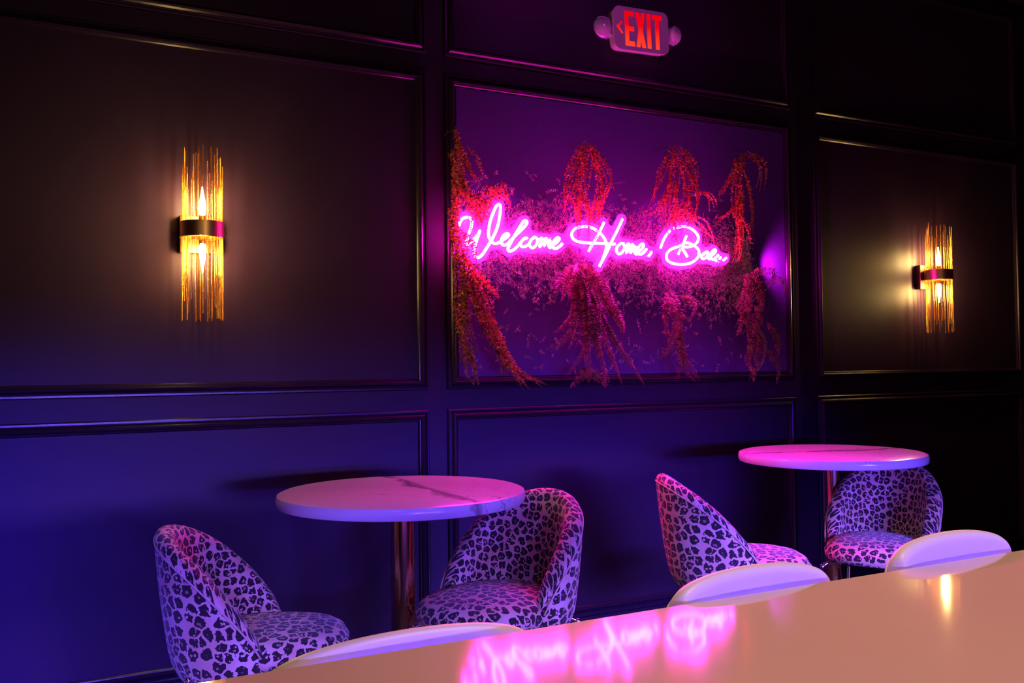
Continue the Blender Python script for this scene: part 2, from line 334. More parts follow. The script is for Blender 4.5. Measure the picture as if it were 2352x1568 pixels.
FRONDS={'A':[[(1.517,2.081),(1.525,1.941),(1.539,1.785)],[(1.507,2.01),(1.521,1.871),(1.513,1.696)],[(1.545,2.013),(1.592,1.912),(1.625,1.901)],[(1.525,1.906),(1.562,1.787),(1.589,1.665)],[(1.515,1.871),(1.507,1.696),(1.521,1.557)],[(1.514,1.766),(1.502,1.591),(1.519,1.418)],[(1.522,1.627),(1.568,1.489),(1.654,1.351)],[(1.521,1.592),(1.538,1.419),(1.556,1.297)],[(1.53,1.558),(1.616,1.491),(1.704,1.405)],[(1.54,1.541),(1.635,1.403),(1.672,1.28)],[(1.539,1.488),(1.615,1.35),(1.691,1.21)],[(1.596,1.42),(1.672,1.245),(1.77,1.12)],[(1.654,1.351),(1.711,1.21),(1.73,1.103)],[(1.672,1.28),(1.77,1.138),(1.902,1.046)],[(1.672,1.245),(1.75,1.121),(1.826,1.048)],[(1.52,1.453),(1.556,1.28),(1.593,1.175)],[(1.51,1.383),(1.536,1.227),(1.573,1.106)],[(1.546,1.21),(1.573,1.123),(1.602,1.061)],[(1.513,1.696),(1.569,1.594),(1.597,1.49)],[(1.58,1.735),(1.66,1.847),(1.738,1.799)],[(1.619,1.702),(1.719,1.869),(1.758,1.782)],[(1.543,1.838),(1.62,1.773),(1.638,1.668)]],'B':[[(2.132,2.09),(2.031,1.95),(2.007,1.781)],[(2.132,2.09),(2.096,1.918),(2.076,1.767)],[(2.131,2.081),(2.219,1.966),(2.244,1.892)],[(2.142,2.072),(2.184,1.925),(2.137,1.752)],[(2.12,2.051),(2.052,1.877),(2.029,1.819)],[(2.095,1.88),(2.116,1.769),(2.103,1.656)],[(2.095,1.861),(2.082,1.748),(2.066,1.654)],[(2.139,1.846),(2.126,1.732),(2.113,1.619)],[(2.206,1.908),(2.16,1.81),(2.137,1.714)],[(2.052,1.877),(2.072,1.785),(2.082,1.692)],[(2.241,1.929),(2.194,1.831),(2.17,1.735)]],'C':[[(2.584,2.116),(2.485,1.988),(2.459,1.849)],[(2.597,2.117),(2.557,1.935),(2.517,1.775)],[(2.609,2.118),(2.681,2.025),(2.684,1.925)],[(2.609,2.098),(2.63,1.921),(2.577,1.739)],[(2.632,2.061),(2.704,1.907),(2.676,1.765)],[(2.558,1.994),(2.506,1.833),(2.527,1.678)],[(2.606,1.959),(2.59,1.799),(2.624,1.663)],[(2.655,1.943),(2.664,1.804),(2.626,1.722)],[(2.679,1.925),(2.754,1.9),(2.804,1.853)],[(2.532,1.913),(2.482,1.831),(2.411,1.788)],[(2.579,1.858),(2.553,1.758),(2.576,1.68)],[(2.64,1.842),(2.726,1.768),(2.826,1.693)],[(2.666,1.864),(2.602,1.76),(2.611,1.622)]],'D':[[(3.02,2.138),(2.963,1.988),(2.959,1.823)],[(3.033,2.139),(3.113,2.084),(3.118,1.958)],[(2.992,2.114),(2.884,1.961),(2.857,1.918)],[(3.002,1.97),(2.972,1.823),(2.955,1.658)],[(2.988,1.907),(2.907,1.84),(2.828,1.794)],[(2.973,1.865),(2.957,1.74),(2.981,1.618)],[(2.96,1.843),(3.01,1.722),(3.05,1.704)],[(2.962,1.946),(2.985,1.783),(2.941,1.616)],[(3.017,2.034),(3.041,1.89),(3.024,1.744)]],'E':[[(2.058,1.557),(1.993,1.503),(1.943,1.443)],[(2.058,1.557),(2.003,1.485),(1.989,1.411)],[(2.064,1.558),(2.037,1.486),(2.036,1.431)],[(2.069,1.558),(2.177,1.472),(2.246,1.341)],[(2.064,1.554),(2.198,1.416),(2.305,1.294)],[(2.069,1.558),(2.133,1.508),(2.202,1.397)],[(2.064,1.55),(2.121,1.395),(2.14,1.246)],[(2.064,1.55),(2.076,1.357),(2.042,1.209)],[(2.06,1.55),(2.022,1.357),(1.968,1.273)],[(2.064,1.55),(2.086,1.283),(2.115,1.06)],[(2.064,1.55),(2.119,1.284),(2.214,1.043)],[(2.069,1.55),(2.174,1.303),(2.294,1.048)],[(2.073,1.55),(2.218,1.265),(2.409,1.051)],[(2.064,1.55),(2.021,1.283),(1.925,1.2)],[(2.06,1.55),(2.086,1.246),(2.008,1.099)],[(2.116,1.116),(2.061,1.089),(2.035,1.053)],[(2.116,1.116),(2.182,1.087),(2.214,1.04)],[(2.198,1.397),(2.253,1.322),(2.286,1.266)],[(2.155,1.471),(2.231,1.36),(2.298,1.3)],[(2.069,1.554),(2.142,1.358),(2.167,1.153)]],'F':[[(2.993,1.553),(2.938,1.473),(2.928,1.381)],[(3.001,1.557),(2.998,1.433),(3.006,1.32)],[(3.012,1.557),(3.072,1.497),(3.077,1.373)],[(3.012,1.562),(3.114,1.561),(3.099,1.477)],[(3.127,1.52),(3.196,1.532),(3.25,1.464)],[(2.995,1.553),(2.966,1.433),(2.954,1.367)],[(3.001,1.553),(3.043,1.414),(3.001,1.331)],[(2.976,1.412),(2.948,1.33),(2.941,1.269)],[(3.043,1.414),(3.049,1.321),(2.925,1.265)],[(3.045,1.517),(3.084,1.435),(3.099,1.373)],[(3.029,1.372),(3.066,1.249),(3.055,1.146)],[(3.041,1.331),(3.03,1.187),(3.063,1.125)],[(3.086,1.29),(3.064,1.166),(3.008,1.064)],[(3.079,1.207),(3.145,1.124),(3.156,1.041)],[(3.012,1.249),(2.944,1.146),(3.035,1.08)],[(3.122,1.332),(3.147,1.207),(3.153,1.124)],[(3.003,1.434),(2.973,1.289),(3.023,1.146)],[(3.023,1.125),(3.009,1.088),(3.042,1.051)]],'G':[[(2.547,1.463),(2.509,1.364),(2.532,1.267)],[(2.572,1.463),(2.618,1.366),(2.692,1.337)],[(2.559,1.453),(2.581,1.326),(2.616,1.248)],[(2.596,1.444),(2.618,1.326),(2.628,1.208)],[(2.593,1.326),(2.64,1.208),(2.65,1.109)],[(2.617,1.287),(2.602,1.149),(2.613,1.071)],[(2.628,1.208),(2.663,1.109),(2.731,1.059)],[(2.568,1.287),(2.53,1.189),(2.494,1.17)],[(2.62,1.445),(2.693,1.407),(2.667,1.327)]]}
# ------------------------------------------------------------------ the room
def struct(name, x0, x1, y0, y1, z0, z1, m):
    bm = bmesh.new(); box(bm, x0, x1, y0, y1, z0, z1); o = obj(name, bm, m); return tag(o, kind='structure')
HC = 3.3
struct('floor', -2.6, 7.2, -2.6, 3.9, -0.1, 0.0, M_floor)
struct('ceiling', -2.6, 7.2, -2.6, 3.9, HC, HC+0.1, M_ceil)
struct('wall_back', -2.6, 3.467, 3.5, 3.9, 0.0, HC, M_wall)
struct('wall_recess', 3.467, 7.2, 3.547, 3.9, 0.0, HC, M_wall)
struct('wall_left', -2.7, -2.6, -2.6, 3.9, 0.0, HC, M_wall)
struct('wall_right', 7.2, 7.3, -2.6, 3.9, 0.0, HC, M_wall)
struct('wall_front', -2.7, 7.3, -2.7, -2.6, 0.0, HC, M_wall)
struct('baseboard_back', -2.6, 3.467, 3.482, 3.5, 0.0, 0.04, M_trim)
struct('baseboard_recess', 3.467, 7.2, 3.529, 3.547, 0.0, 0.04, M_trim)

# picture-frame mouldings; profile = (inset from the outer edge, proudness)
PROF = [(0.0, 0.0), (0.0, 0.010), (0.004, 0.013), (0.010, 0.013), (0.012, 0.008), (0.017, 0.010), (0.024, 0.019), (0.031, 0.022),
        (0.036, 0.019), (0.038, 0.012), (0.042, 0.011), (0.046, 0.006), (0.046, 0.0)]
ti = [0]
def frame(x0, x1, z0, z1, Y):
    ti[0] += 1
    bm = bmesh.new(); rings = []
    for s, d in PROF:
        rings.append([bm.verts.new(v) for v in ((x0+s, Y-d, z0+s), (x1-s, Y-d, z0+s), (x1-s, Y-d, z1-s), (x0+s, Y-d, z1-s))])
    for a, b in zip(rings, rings[1:]):
        for i in range(4): bm.faces.new((a[i], a[(i+1) % 4], b[(i+1) % 4], b[i]))
    o = obj('trim_%d' % ti[0], bm, M_trim); tag(o, kind='structure')
for (a, b, Y) in ((-1.10, 1.441, 3.5), (1.523, 3.424, 3.5), (3.625, 5.300, 3.547), (5.385, 7.1, 3.547)):
    frame(a, b, 0.045, 0.965, Y); frame(a, b, 1.045, 2.345, Y); frame(a, b, 2.415, 3.22, Y)

# ------------------------------------------------------------------ long cream table in the foreground
T = thing('long_table', 'long cream laminate table across the foreground mirroring the pink sign', 'table', (1.2, 0.4, 0))
bm = bmesh.new(); box(bm, -2.9, 2.9, -0.75, 0.665, 0.768, 0.80, 0.003, 2); obj('tabletop', bm, M_counter, T)
bm = bmesh.new(); box(bm, -2.8, 2.8, 0.610, 0.6595, 0.745, 0.768); obj('apron', bm, M_black, T)
for x in (-2.4, 0.0, 2.4):
    for y in (-0.55, 0.40):
        bm = bmesh.new(); box(bm, x-0.03, x+0.03, y-0.03, y+0.03, 0.0, 0.768, 0.004); obj('leg', bm, M_black, T)
bm = bmesh.new(); box(bm, -2.6, 2.0, 0.6597, 0.6602, 0.7575, 0.7665); o = obj('led_strip', bm, M_led, T); o['label'] = 'blue light strip under the far edge'

# ------------------------------------------------------------------ chairs
def shell_data(a, b, PHI, z_end, z_top, zb, zin, th, lean, power, nphi=56, tuck=0.03, flat=0.0):
    nv = 14; V = []; UV = []; Fc = []
    for i in range(nphi+1):
        ph = -PHI + 2*PHI*i/nphi; t = abs(ph)/PHI
        s = max(0.0, (math.cos(ph)-math.cos(PHI))/(1-math.cos(PHI)))**power
        zr = z_end+(z_top-z_end)*s
        n = Vector((math.sin(ph)/a, -math.cos(ph)/b, 0)).normalized()
        base = Vector((a*math.sin(ph), -b*math.cos(ph), 0))
        tt = th*max(0.25, math.sqrt(max(0, 1-t**8)))
        prof = []
        zt = zr-tt/2
        for k in range(nv):                                   # outside, going up
            f = k/(nv-1); prof.append((tt/2, zb+(zt-zb)*f))
        inner = [(tt/2, zt)]                                  # seam under the piping, then the round rim
        for k in range(1, 7):
            an = PI*k/7; inner.append((tt/2*math.cos(an), zt+tt/2*math.sin(an)))
        for k in range(nv):                                   # inside, going down
            f = k/(nv-1); inner.append((-tt/2, zt+(zin-zt)*f))
        def place(o_, z):
            hh = (z-zb)/(z_top-zb)
            off = lean*max(0, math.cos(ph*0.8))*max(hh, 0)**1.2
            low = max(0.0, 1-(z-zb)/0.09); tk = -tuck*low*low if o_ > 0 else 0
            cv = 0.010*math.sin(PI*min(1, max(0, hh)))*(1 if o_ > 0 else -0.3)
            p = base+n*(o_+tk+off+cv); p.z = z
            return p
        A_ = [place(*q) for q in prof]; B_ = [place(*q) for q in inner]
        acc = 0.0
        for k, p in enumerate(A_):
            if k: acc += (p-A_[k-1]).length
            V.append(tuple(p)); UV.append((ph*(a+b)/2*1.12+0.8, acc))
        accs = [0.0]*len(B_)
        for k in range(len(B_)-2, -1, -1): accs[k] = accs[k+1]+(B_[k]-B_[k+1]).length
        for p, ac in zip(B_, accs):
            V.append(tuple(p)); UV.append((ph*(a+b)/2*1.35+2.3, ac*1.25+1.7))
    m = 2*nv+7
    for i in range(nphi):
        for k in range(m-1):
            if k == nv-1: continue
            Fc.append((i*m+k, (i+1)*m+k, (i+1)*m+k+1, i*m+k+1))
        Fc.append((i*m+m-1, (i+1)*m+m-1, (i+1)*m, i*m))
    Fc.append(tuple(k for k in range(m) if k != nv)); Fc.append(tuple(nphi*m+k for k in range(m) if k != nv)[::-1])
    return V, Fc, UV
def rim_path(a, b, PHI, z_end, z_top, th, lean, power, zb, side=0, n=40):
    pts = []
    for i in range(n+1):
        ph = (-PHI + 2*PHI*i/n)*0.985
        s = max(0.0, (math.cos(ph)-math.cos(PHI))/(1-math.cos(PHI)))**power
        zr = z_end+(z_top-z_end)*s - th/2
        nn = Vector((math.sin(ph)/a, -math.cos(ph)/b, 0)).normalized()
        hh = (zr-zb)/(z_top-zb); off = lean*max(0, math.cos(ph*0.8))*max(hh, 0)**1.2+0.010*math.sin(PI*min(1, hh))
        p = Vector((a*math.sin(ph), -b*math.cos(ph), 0))+nn*(off+th/2); p.z = zr; pts.append(p)
    return pts
def seat_data(rx, ry, cy, z_top, z_bot, n=56, ex=2.5, dome=0.012):
    h = z_top-z_bot
    prof = [(0.0, z_top+dome), (0.25, z_top+dome*0.95), (0.5, z_top+dome*0.7), (0.72, z_top+dome*0.3), (0.86, z_top-0.004), (0.94, z_top-0.015), (0.985, z_top-0.034),
            (1.0, z_top-0.5*h), (0.99, z_bot+0.022), (0.95, z_bot+0.006), (0.85, z_bot), (0.0, z_bot)]
    V = []; UV = []; Fc = []; acc = 0.0; lastr = lastz = None
    for f, z in prof:
        if lastr is not None: acc += math.hypot((f-lastr)*rx, z-lastz)
        lastr, lastz = f, z
        for k in range(n):
            a = 2*PI*k/n; ca, sa = math.cos(a), math.sin(a)
            r = (abs(ca)**ex+abs(sa)**ex)**(-1/ex)
            V.append((rx*f*r*ca, cy+ry*f*r*sa, z)); UV.append((3+acc*r*ca, 3+acc*r*sa*ry/rx))
    for i in range(len(prof)-1):
        for k in range(n): Fc.append((i*n+k, (i+1)*n+k, (i+1)*n+(k+1) % n, i*n+(k+1) % n))
    return V, Fc, UV

LP = dict(a=0.186, b=0.195, PHI=math.radians(106), z_end=0.425, z_top=0.735, th=0.052, lean=0.055, power=0.74)
def leopard_chair(label, x, y, rz, src=None):
    if src is None:
        t = thing('leopard_chair', label, 'chair', (x, y, 0), rz, 'leopard chairs at the round tables')
        V, F, UV = shell_data(zb=0.315, zin=0.40, **LP)
        bk = pyobj('backrest', V, F, M_leo, t, smooth=True, uv=UV)
        pp = rim_path(zb=0.315, **LP)
        V, F = tube_data(pp, 0.0028, 6); pyobj('piping', V, F, M_leo, bk, smooth=True)
        V, F, UV = seat_data(0.200, 0.232, 0.045, 0.447, 0.372)
        pyobj('seat', V, F, M_leo, t, smooth=True, uv=UV)
        bm = bmesh.new(); lathe(bm, [(0.15, 0.352), (0.165, 0.355), (0.165, 0.372), (0.15, 0.372)], 32, (0, 0.03, 0)); obj('seat_frame', bm, M_black, t, smooth=True, angle=40)
        for sx, sy in ((-1, 1), (1, 1), (-1, -1), (1, -1)):
            path = [(sx*0.09, 0.03+sy*0.09, 0.362), (sx*0.15, 0.03+sy*0.155, 0.362), (sx*0.172, 0.03+sy*0.178, 0.352), (sx*0.18, 0.03+sy*0.187, 0.32), (sx*0.205, 0.03+sy*0.215, 0.0)]
            pts = catmull(path, 5); tube('leg', pts, 0.009, M_chrome, t, 10)
        return t
    return copy_tree(src, label, (x, y, 0), rz)
def copy_tree(src, label, loc, rz):
    c = src.copy(); C.objects.link(c); c.location = loc; c.rotation_euler = (0, 0, rz); c['label'] = label
    for ch in list(src.children):
        d = ch.copy(); C.objects.link(d); d.parent = c
        for g in list(ch.children):
            e = g.copy(); C.objects.link(e); e.parent = d
    return c
def yaw(deg): return -math.radians(deg)      # chair local +Y turned to compass yaw (from +Y towards +X)
ch1 = leopard_chair('leopard print tub chair left of the nearer marble table, facing right', *CH1)
leopard_chair('leopard print tub chair tucked right behind the nearer marble table, facing left', *CH2, src=ch1)
leopard_chair('leopard print tub chair left of the farther marble table, seen from its back', *CH3, src=ch1)
leopard_chair('leopard print tub chair right behind the farther marble table and its pole', *CH4, src=ch1).scale = (0.94, 0.94, 1)

WP = dict(a=0.185, b=0.022, PHI=math.radians(88), z_end=0.72, z_top=0.8095, th=0.030, lean=0.0, power=0.30)
def white_chair(label, x, y, rz, src=None):
    if src is None:
        t = thing('white_chair', label, 'chair', (x, y, 0), rz, 'white chairs along the long table')
        V, F, UV = shell_data(zb=0.44, zin=0.45, **WP)
        bk = pyobj('backrest', V, F, M_white, t, smooth=True)
        V, F = tube_data(rim_path(zb=0.44, **WP), 0.0022, 6); pyobj('piping', V, F, M_white, bk, smooth=True)
        V, F, UV = seat_data(0.20, 0.20, 0.14, 0.46, 0.40); pyobj('seat', V, F, M_white, t, smooth=True)
        for sx, sy in ((-1, 1), (1, 1), (-1, -1), (1, -1)):
            tube('leg', [(sx*0.12, 0.09+sy*0.12, 0.402), (sx*0.19, 0.08+sy*0.18, 0.0)], 0.011, M_chrome, t, 10)
        return t
    return copy_tree(src, label, (x, y, 0), rz)
ch1.scale = (0.93, 0.93, 0.975)
w1 = white_chair('white upholstered chair behind the long table, under the nearer marble table', *WC1)
white_chair('white upholstered chair behind the long table, middle of three', *WC2, src=w1).scale = (0.86, 1, 1.024)
white_chair('white upholstered chair behind the long table, farthest of the three, by the golden reflection', *WC3, src=w1).scale = (0.84, 1, 1.036)

# ------------------------------------------------------------------ round marble tables
def round_table(label, x, y, m):
    t = thing('round_table', label, 'table', (x, y, 0), 0, 'round marble tables')
    bm = bmesh.new(); R = 0.38
    lathe(bm, [(0.0005, 0.722), (R-0.010, 0.722), (R-0.003, 0.725), (R, 0.732), (R, 0.748), (R-0.003, 0.757), (R-0.012, 0.7605), (0.0005, 0.7605)], 96)
    obj('tabletop', bm, m, t, smooth=True, angle=40)
    bm = bmesh.new(); lathe(bm, [(0.16, 0.716), (0.165, 0.7215), (0.0005, 0.7215)], 40); obj('mounting_plate', bm, M_black, t)
    bm = bmesh.new(); lathe(bm, [(0.037, 0.03), (0.037, 0.7155)], 48); obj('pole', bm, M_brass, t, smooth=True, angle=40)
    bm = bmesh.new(); lathe(bm, [(0.22, 0.0), (0.22, 0.010), (0.21, 0.016), (0.06, 0.028), (0.045, 0.034), (0.0375, 0.034)], 56); obj('base', bm, M_brass, t, smooth=True, angle=30)
    return t
round_table('nearer round white marble table with grey veins on a brass pole', *T1, M_marble1)
round_table('farther round white marble table glowing magenta, on a brass pole', *T2, M_marble2)

# ------------------------------------------------------------------ sconces
def sconce(label, X, Ywall, Z, seed):
    r_ = random.Random(seed)
    t = thing('wall_sconce', label, 'wall lamp', (X, Ywall, Z), 0, 'brass and glass rod wall sconces')
    bm = bmesh.new(); box(bm, -0.068, 0.068, -0.033, 0.0, -0.075, 0.058, 0.003); obj('backplate', bm, M_dbrass, t)
    bm = bmesh.new(); box(bm, -0.012, 0.012, -0.08, -0.03, -0.012, 0.012); obj('arm', bm, M_dbrass, t)
    cy = -0.098; R = 0.074
    bm = bmesh.new(); lathe(bm, [(R-0.003, -0.026), (R, -0.026), (R, 0.026), (R-0.003, 0.026), (R-0.003, -0.026)], 64, (0, cy, 0), cap=False)
    obj('band', bm, M_brush, t, smooth=True, angle=40)
    bm = bmesh.new(); lathe(bm, [(R, -0.0262), (R+0.004, -0.027), (R+0.004, -0.0295), (R-0.012, -0.0295), (R-0.012, -0.0262), (R, -0.0262)], 64, (0, cy, 0), cap=False); obj('band_lip', bm, M_brass, t)
    for s in (1, -1):
        bm = bmesh.new(); lathe(bm, [(0.0005, 0), (0.013, 0), (0.013, 0.05*s), (0.0005, 0.05*s)], 20, (0, cy, 0.0), cap=False); k = obj('socket', bm, M_brass, t, smooth=True, angle=40)
        bm = bmesh.new(); z0 = 0.05
        lathe(bm, [(0.006, s*z0), (0.010, s*(z0+0.006)), (0.0112, s*(z0+0.020)), (0.0118, s*(z0+0.032)), (0.0100, s*(z0+0.050)), (0.0060, s*(z0+0.070)), (0.0028, s*(z0+0.088)), (0.001, s*(z0+0.102))], 20, (0, cy, 0)); obj('bulb', bm, M_bulb, t, smooth=True)
    n = 27
    for s in (1, -1):
        for i in range(n):
            a = 2*PI*(i+r_.uniform(-0.3, 0.3))/n; rr = R-0.008+r_.uniform(-0.003, 0.001)
            dx, dy = rr*math.cos(a), rr*math.sin(a)
            ln = r_.choice([0.19, 0.21, 0.23, 0.26, 0.28, 0.285]) if s > 0 else r_.choice([0.25, 0.27, 0.29, 0.315, 0.32])
            ex = r_.uniform(-0.004, 0.004); ey = r_.uniform(-0.004, 0.004)
            V, F = tube_data([(dx, cy+dy, s*0.0), (dx+ex, cy+dy+ey, s*ln)], r_.choice([0.0021, 0.0024, 0.0028]), 7)
            o = pyobj('glass_rod', V, F, M_rod, t, smooth=True)
    return t
sconce('larger nearer brass sconce with glass rods left of the pink neon sign', 0.549, 3.5, 1.630, 3)
sconce('smaller farther brass sconce with glass rods on the recessed wall, right', 4.457, 3.547, 1.612, 11)

# ------------------------------------------------------------------ exit sign
E = thing('exit_sign', 'white exit sign with glowing red letters and two lamp heads above the neon', 'sign', (2.485, 3.5, 2.660))
E.rotation_euler = (0, math.radians(-2.0), 0)
def rounded_rect(w, h, r, n=8):
    out = []
    for cx, cz, a0 in ((w/2-r, h/2-r, 0), (-w/2+r, h/2-r, 90), (-w/2+r, -h/2+r, 180), (w/2-r, -h/2+r, 270)):
        for i in range(n+1):
            a = math.radians(a0+90*i/n); out.append((cx+r*math.cos(a), cz+r*math.sin(a)))
    return out
def slab(bm, poly, y0, y1):
    a = [bm.verts.new((x, y0, z)) for x, z in poly]; b = [bm.verts.new((x, y1, z)) for x, z in poly]
    bm.faces.new(a); bm.faces.new(b[::-1])
    for i in range(len(a)): bm.faces.new((a[i], b[i], b[(i+1) % len(a)], a[(i+1) % len(a)]))
bm = bmesh.new(); slab(bm, rounded_rect(0.292, 0.186, 0.030), -0.040, 0.0); obj('housing', bm, M_housing, E, smooth=True, angle=40)
bm = bmesh.new(); slab(bm, rounded_rect(0.302, 0.196, 0.033), -0.052, -0.041); obj('face_plate', bm, M_housing, E, smooth=True, angle=40)
EX = {'E': [[(0, 0), (0.052, 0), (0.052, 0.022), (0.021, 0.022), (0.021, 0.068), (0.050, 0.068), (0.050, 0.090), (0.021, 0.090), (0.021, 0.136), (0.052, 0.136), (0.052, 0.158), (0, 0.158)]],
      'X': [[(0, 0), (0.021, 0), (0.0265, 0.034), (0.032, 0), (0.053, 0), (0.038, 0.079), (0.053, 0.158), (0.032, 0.158), (0.0265, 0.124), (0.021, 0.158), (0, 0.158), (0.015, 0.079)]],
      'I': [[(0, 0), (0.021, 0), (0.021, 0.158), (0, 0.158)]],
      'T': [[(0.0165, 0), (0.0375, 0), (0.0375, 0.136), (0.054, 0.136), (0.054, 0.158), (0, 0.158), (0, 0.136), (0.0165, 0.136)]]}
for ch, x0 in (('E', -0.093), ('X', -0.033), ('I', 0.029), ('T', 0.059)):
    for poly in EX[ch]:
        bm = bmesh.new(); slab(bm, [(x+x0, z-0.079) for x, z in poly], -0.0532, -0.0515); obj('letter', bm, M_exit, E)
bm = bmesh.new(); slab(bm, [(-0.139, 0.004), (-0.113, 0.030), (-0.104, 0.030), (-0.104, 0.026), (-0.124, 0.004), (-0.104, -0.022), (-0.104, -0.026), (-0.112, -0.026)], -0.0532, -0.0515); obj('arrow', bm, M_exit, E)
for s, px, py, rr, ang in ((-1, -0.180, 0.004, 0.053, -18), (1, 0.198, -0.030, 0.046, 50)):
    h = bpy.data.objects.new('lamp_head', None); C.objects.link(h); h.parent = E; h.location = (px, py, 0.005); h.rotation_euler = (math.radians(8), 0, math.radians(ang))
    bm = bmesh.new(); lathe(bm, [(0.010, 0.045), (0.028, 0.040), (rr*0.8, 0.02), (rr, 0.0), (rr, -0.006), (rr-0.004, -0.006)], 32)
    bmesh.ops.rotate(bm, verts=bm.verts, matrix=Matrix.Rotation(math.radians(-90), 3, 'X')); obj('lamp_shell', bm, M_housing, h, smooth=True, angle=50)
    bm = bmesh.new(); lathe(bm, [(rr-0.0035, -0.005), (rr*0.86, -0.016), (rr*0.6, -0.028), (rr*0.3, -0.034), (0.001, -0.036)], 32)
    bmesh.ops.rotate(bm, verts=bm.verts, matrix=Matrix.Rotation(math.radians(-90), 3, 'X')); obj('lens', bm, M_lens, h, smooth=True)
    tube('lamp_arm', [(s*0.14, -0.02, -0.03), (px-s*0.02, -0.012, -0.02), (px, py+0.025, 0.0)], 0.011, M_housing, E, 10)

# ------------------------------------------------------------------ neon sign
SY = 3.40
NS = thing('neon_sign', 'glowing magenta neon script sign reading Welcome Home, Bae', 'sign', (2.22, SY, 1.68))
O = (2.22, 0.0, 1.68)
for st in STROKES:
    pts = catmull(st, 5) if len(st) > 2 else [np.array(p) for p in st]
    d = 0.0
    P = [(p[0]-O[0], -0.0015, p[1]-O[2]) for p in pts]
    Q = [P[0]]
    for p in P[1:]:
        if math.dist(p, Q[-1]) > 0.0018: Q.append(p)
    tube('neon_tube', Q, NEON_R, M_neon, NS, 8)
    tube('tube_base', [(x, 0.0025, z) for x, y, z in Q], NEON_R*0.97, M_silicone, NS, 8)
# acrylic sheet: outline of the script grown by a few cm, hollows closed
seg = []
for st in STROKES:
    p = np.array(st); seg += [(p[i], p[i+1]) for i in range(len(p)-1)]
A0 = np.array([s[0] for s in seg]); B0 = np.array([s[1] for s in seg])
gx = np.arange(1.46, 3.0, 0.0045); gz = np.arange(1.49, 1.89, 0.0045)
GX, GZ = np.meshgrid(gx, gz, indexing='ij'); G = np.stack([GX.ravel(), GZ.ravel()], 1)
D = np.full(len(G), 9.0)
for a, b in zip(A0, B0):
    ab = b-a; l2 = max(1e-9, ab@ab); t_ = np.clip(((G-a)@ab)/l2, 0, 1); D = np.minimum(D, np.linalg.norm(G-a-t_[:, None]*ab, axis=1))
G1 = 0.040; G2 = 0.017
out_pts = G[(D > G1) & (D < G1+0.007)]
near = D <= G1+0.001
K = np.full(len(G), -0.01)
idx = np.where(near)[0]
for c0 in range(0, len(idx), 2000):
    ii = idx[c0:c0+2000]; K[ii] = np.sqrt(((G[ii][:, None, :]-out_pts[None])**2).sum(-1)).min(1)
K = (K-G2).reshape(GX.shape)
for _ in range(2):
    K[1:-1, 1:-1] = (K[1:-1, 1:-1]*2+K[:-2, 1:-1]+K[2:, 1:-1]+K[1:-1, :-2]+K[1:-1, 2:])/6
vm = {}; V = []; F = []; rim = []
def gv(key, x, z):
    if key not in vm: vm[key] = len(V); V.append((x-O[0], z-O[2]))
    return vm[key]
for i in range(len(gx)-1):
    for j in range(len(gz)-1):
        cs = ((i, j), (i+1, j), (i+1, j+1), (i, j+1)); val = [K[c_] for c_ in cs]
        if max(val) <= 0: continue
        poly = []; cross = []
        for q in range(4):
            ca, cb = cs[q], cs[(q+1) % 4]; va, vb = K[ca], K[cb]
            if va > 0: poly.append(gv(ca, gx[ca[0]], gz[ca[1]]))
            if (va > 0) != (vb > 0):
                t_ = va/(va-vb); x = gx[ca[0]]+(gx[cb[0]]-gx[ca[0]])*t_; z = gz[ca[1]]+(gz[cb[1]]-gz[ca[1]])*t_
                k_ = gv(tuple(sorted((ca, cb))), x, z); poly.append(k_); cross.append(k_)
        if len(poly) >= 3: F.append(poly)
        if len(cross) == 2: rim.append(tuple(cross))
nV = len(V)
V3 = [(x, 0.006, z) for x, z in V]+[(x, 0.011, z) for x, z in V]
F3 = [tuple(f) for f in F]+[tuple(k+nV for k in f[::-1]) for f in F]
pyobj('acrylic_sheet', V3, F3, M_acr, NS)
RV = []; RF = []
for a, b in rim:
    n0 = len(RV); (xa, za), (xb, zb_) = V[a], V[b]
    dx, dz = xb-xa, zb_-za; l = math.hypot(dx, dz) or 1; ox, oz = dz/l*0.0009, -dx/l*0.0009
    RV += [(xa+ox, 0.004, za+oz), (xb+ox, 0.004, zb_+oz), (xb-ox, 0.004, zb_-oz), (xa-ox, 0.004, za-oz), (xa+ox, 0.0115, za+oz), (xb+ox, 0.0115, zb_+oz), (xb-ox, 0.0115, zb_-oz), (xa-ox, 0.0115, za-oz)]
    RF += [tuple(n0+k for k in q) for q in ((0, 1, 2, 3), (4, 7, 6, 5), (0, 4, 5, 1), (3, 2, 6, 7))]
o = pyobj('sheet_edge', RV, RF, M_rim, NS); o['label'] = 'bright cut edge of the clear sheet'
for x, z in ((-0.62, 0.02), (-0.25, 0.0), (0.13, 0.0), (0.45, -0.02), (0.66, -0.07)):
    tube('standoff', [(x, 0.0075, z), (x, 0.1, z)], 0.006, M_chrome, NS, 10)

